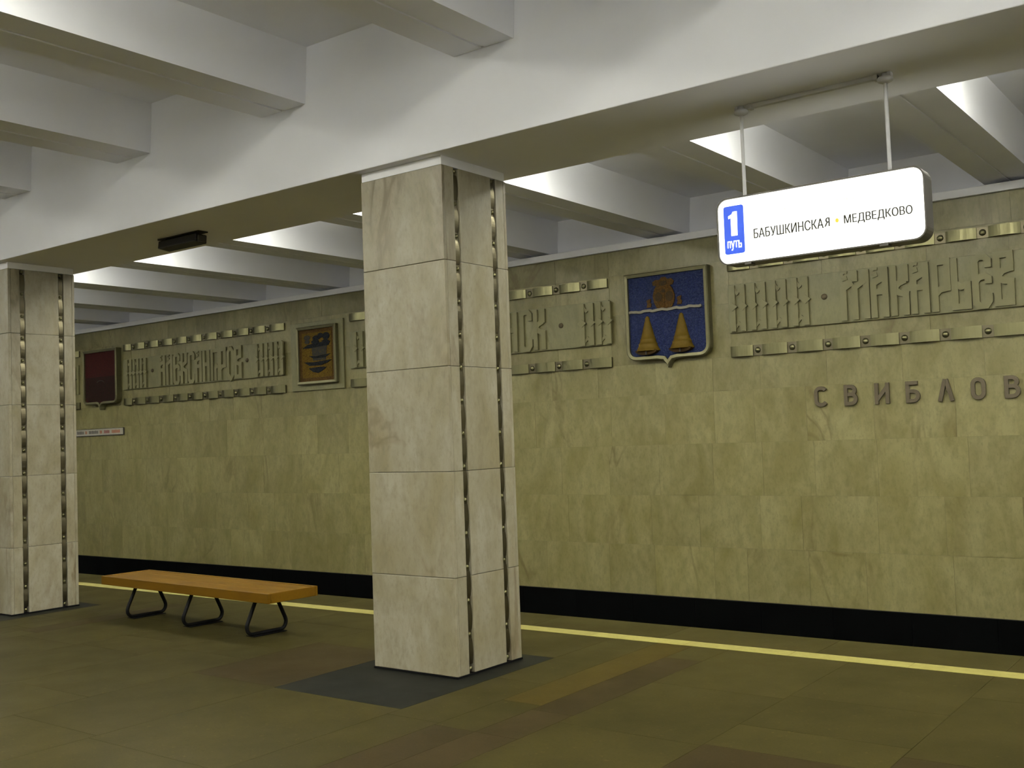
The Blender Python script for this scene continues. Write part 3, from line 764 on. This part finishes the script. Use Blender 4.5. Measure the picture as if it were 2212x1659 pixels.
for a, b in ((-2.588, -2.546), (-1.798, -1.750)):
    m = MB(); m.box(a, b, SY-.008, SY+.05, SZ0-.010, SZ0+.004); m.build('clip', M['sign_metal'], t)
YR = SY+TH/2
for x in (-2.598, -1.742):
    m = MB(); m.tube([(x, YR, SZ1-.004), (x, YR, 3.50)], .0105, 10); m.build('hanger_rod', M['rod'], t)
    m = MB(); m.lathe([(.0, 3.470), (.020, 3.470), (.040, 3.480), (.046, 3.492), (.040, 3.502), (.020, 3.508), (.018, 3.524), (0, 3.524)], x, YR, 0, 2*math.pi, 20); m.build('ceiling_cup', M['rod'], t)
m = MB(); m.box(-2.56, -1.78, YR-.016, YR+.016, 3.500, 3.524); m.build('cable_rail', M['rod'], t)
for x in (-2.63, -2.545, -1.80, -1.725):
    m = MB(); m.box(x, x+.02, YR-.022, YR+.022, 3.494, 3.525); m.build('rail_bracket', M['rod'], t)

# ------------------------------------------------------------------ dark box under the beam
t = thing('ceiling_box', (-8.06, 5.88, 3.42), 'small dark rectangular box fixed under the beam above the bench', 'box')
m = MB(); m.prism_x([(5.815, 3.435), (5.945, 3.420), (5.950, 3.500), (5.825, 3.505)], -8.35, -7.80); m.build('body', M['speaker'], t, None, .008)
m = MB(); m.box(-8.36, -7.76, 5.825, 5.93, 3.514, 3.525); m.build('mounting_plate', M['speaker'], t)
for xa in (-8.27, -7.90):
    m = MB(); m.box(xa, xa+.03, 5.85, 5.91, 3.50, 3.516); m.build('bracket', M['speaker'], t)
m = MB(); m.box(-7.80, -7.785, 5.84, 5.93, 3.432, 3.492); m.build('end_cap', M['sign_metal'], t, None, .006)

# ------------------------------------------------------------------ bench
BL, BW, BT, BH = 2.60, .515, .082, .392
bench = thing('bench', (0, 0, 0), 'low wooden bench on three black tube legs between the two columns', 'bench')
z0, z1 = BH-BT, BH
m = MB(); m.box(-BL/2, BL/2, -BW/2, -BW/2+.028, z0, z1); m.build('front_rail', M['wood'], bench, None, .005)
m = MB(); m.box(-BL/2, BL/2, BW/2-.028, BW/2, z0, z1); m.build('back_rail', M['wood'], bench, None, .005)
for s_ in (-1, 1):
    xa = s_*(BL/2-.028); xb = s_*BL/2
    m = MB(); m.box(min(xa, xb), max(xa, xb), -BW/2+.029, BW/2-.029, z0, z1); m.build('end_rail', M['wood'], bench, None, .005)
iw = (BW-.066)/3
for k in range(3):
    ya = -BW/2+.033+k*iw
    m = MB(); m.box(-BL/2+.033, BL/2-.033, ya+.0008, ya+iw-.0008, z0+.02, z1-.004); m.build('seat_board', M['wood'], bench, None, .003)
for xl in (-.93, 0, .93):
    def loop():
        r = .0168; pts = []
        half_t, half_b, zt, zb_ = .105, .205, z0+.03, r
        pts += [(xl, -half_t, zt), (xl, -half_t-.004, zt-.05), (xl, -half_b+.012, .115)]
        pts += [(xl, -half_b+.062-.060*math.cos(a), zb_+.062-.062*math.sin(a)) for a in [math.radians(-8+98*i/7) for i in range(8)]]
        pts += [(xl, half_b-.062+.060*math.sin(a), zb_+.062-.062*math.cos(a)) for a in [math.radians(98*i/7) for i in range(8)]]
        pts += [(xl, half_b-.012, .115), (xl, half_t+.004, zt-.05), (xl, half_t, zt)]
        return pts
    m = MB(); m.tube(loop(), .0165, 10); lg = m.build('leg', M['dark_metal'], bench)
    m = MB(); m.box(xl-.055, xl+.055, -.17, .17, .0005, .006); m.build('foot_plate', M['dark_metal'], lg)
    m = MB(); m.box(xl-.04, xl+.04, -.13, .13, z0+.012, z0+.0195); m.build('mounting_plate', M['dark_metal'], lg)
bench.location = (-8.075, 6.025, .0005); bench.rotation_euler = (0, 0, math.radians(-3.0))
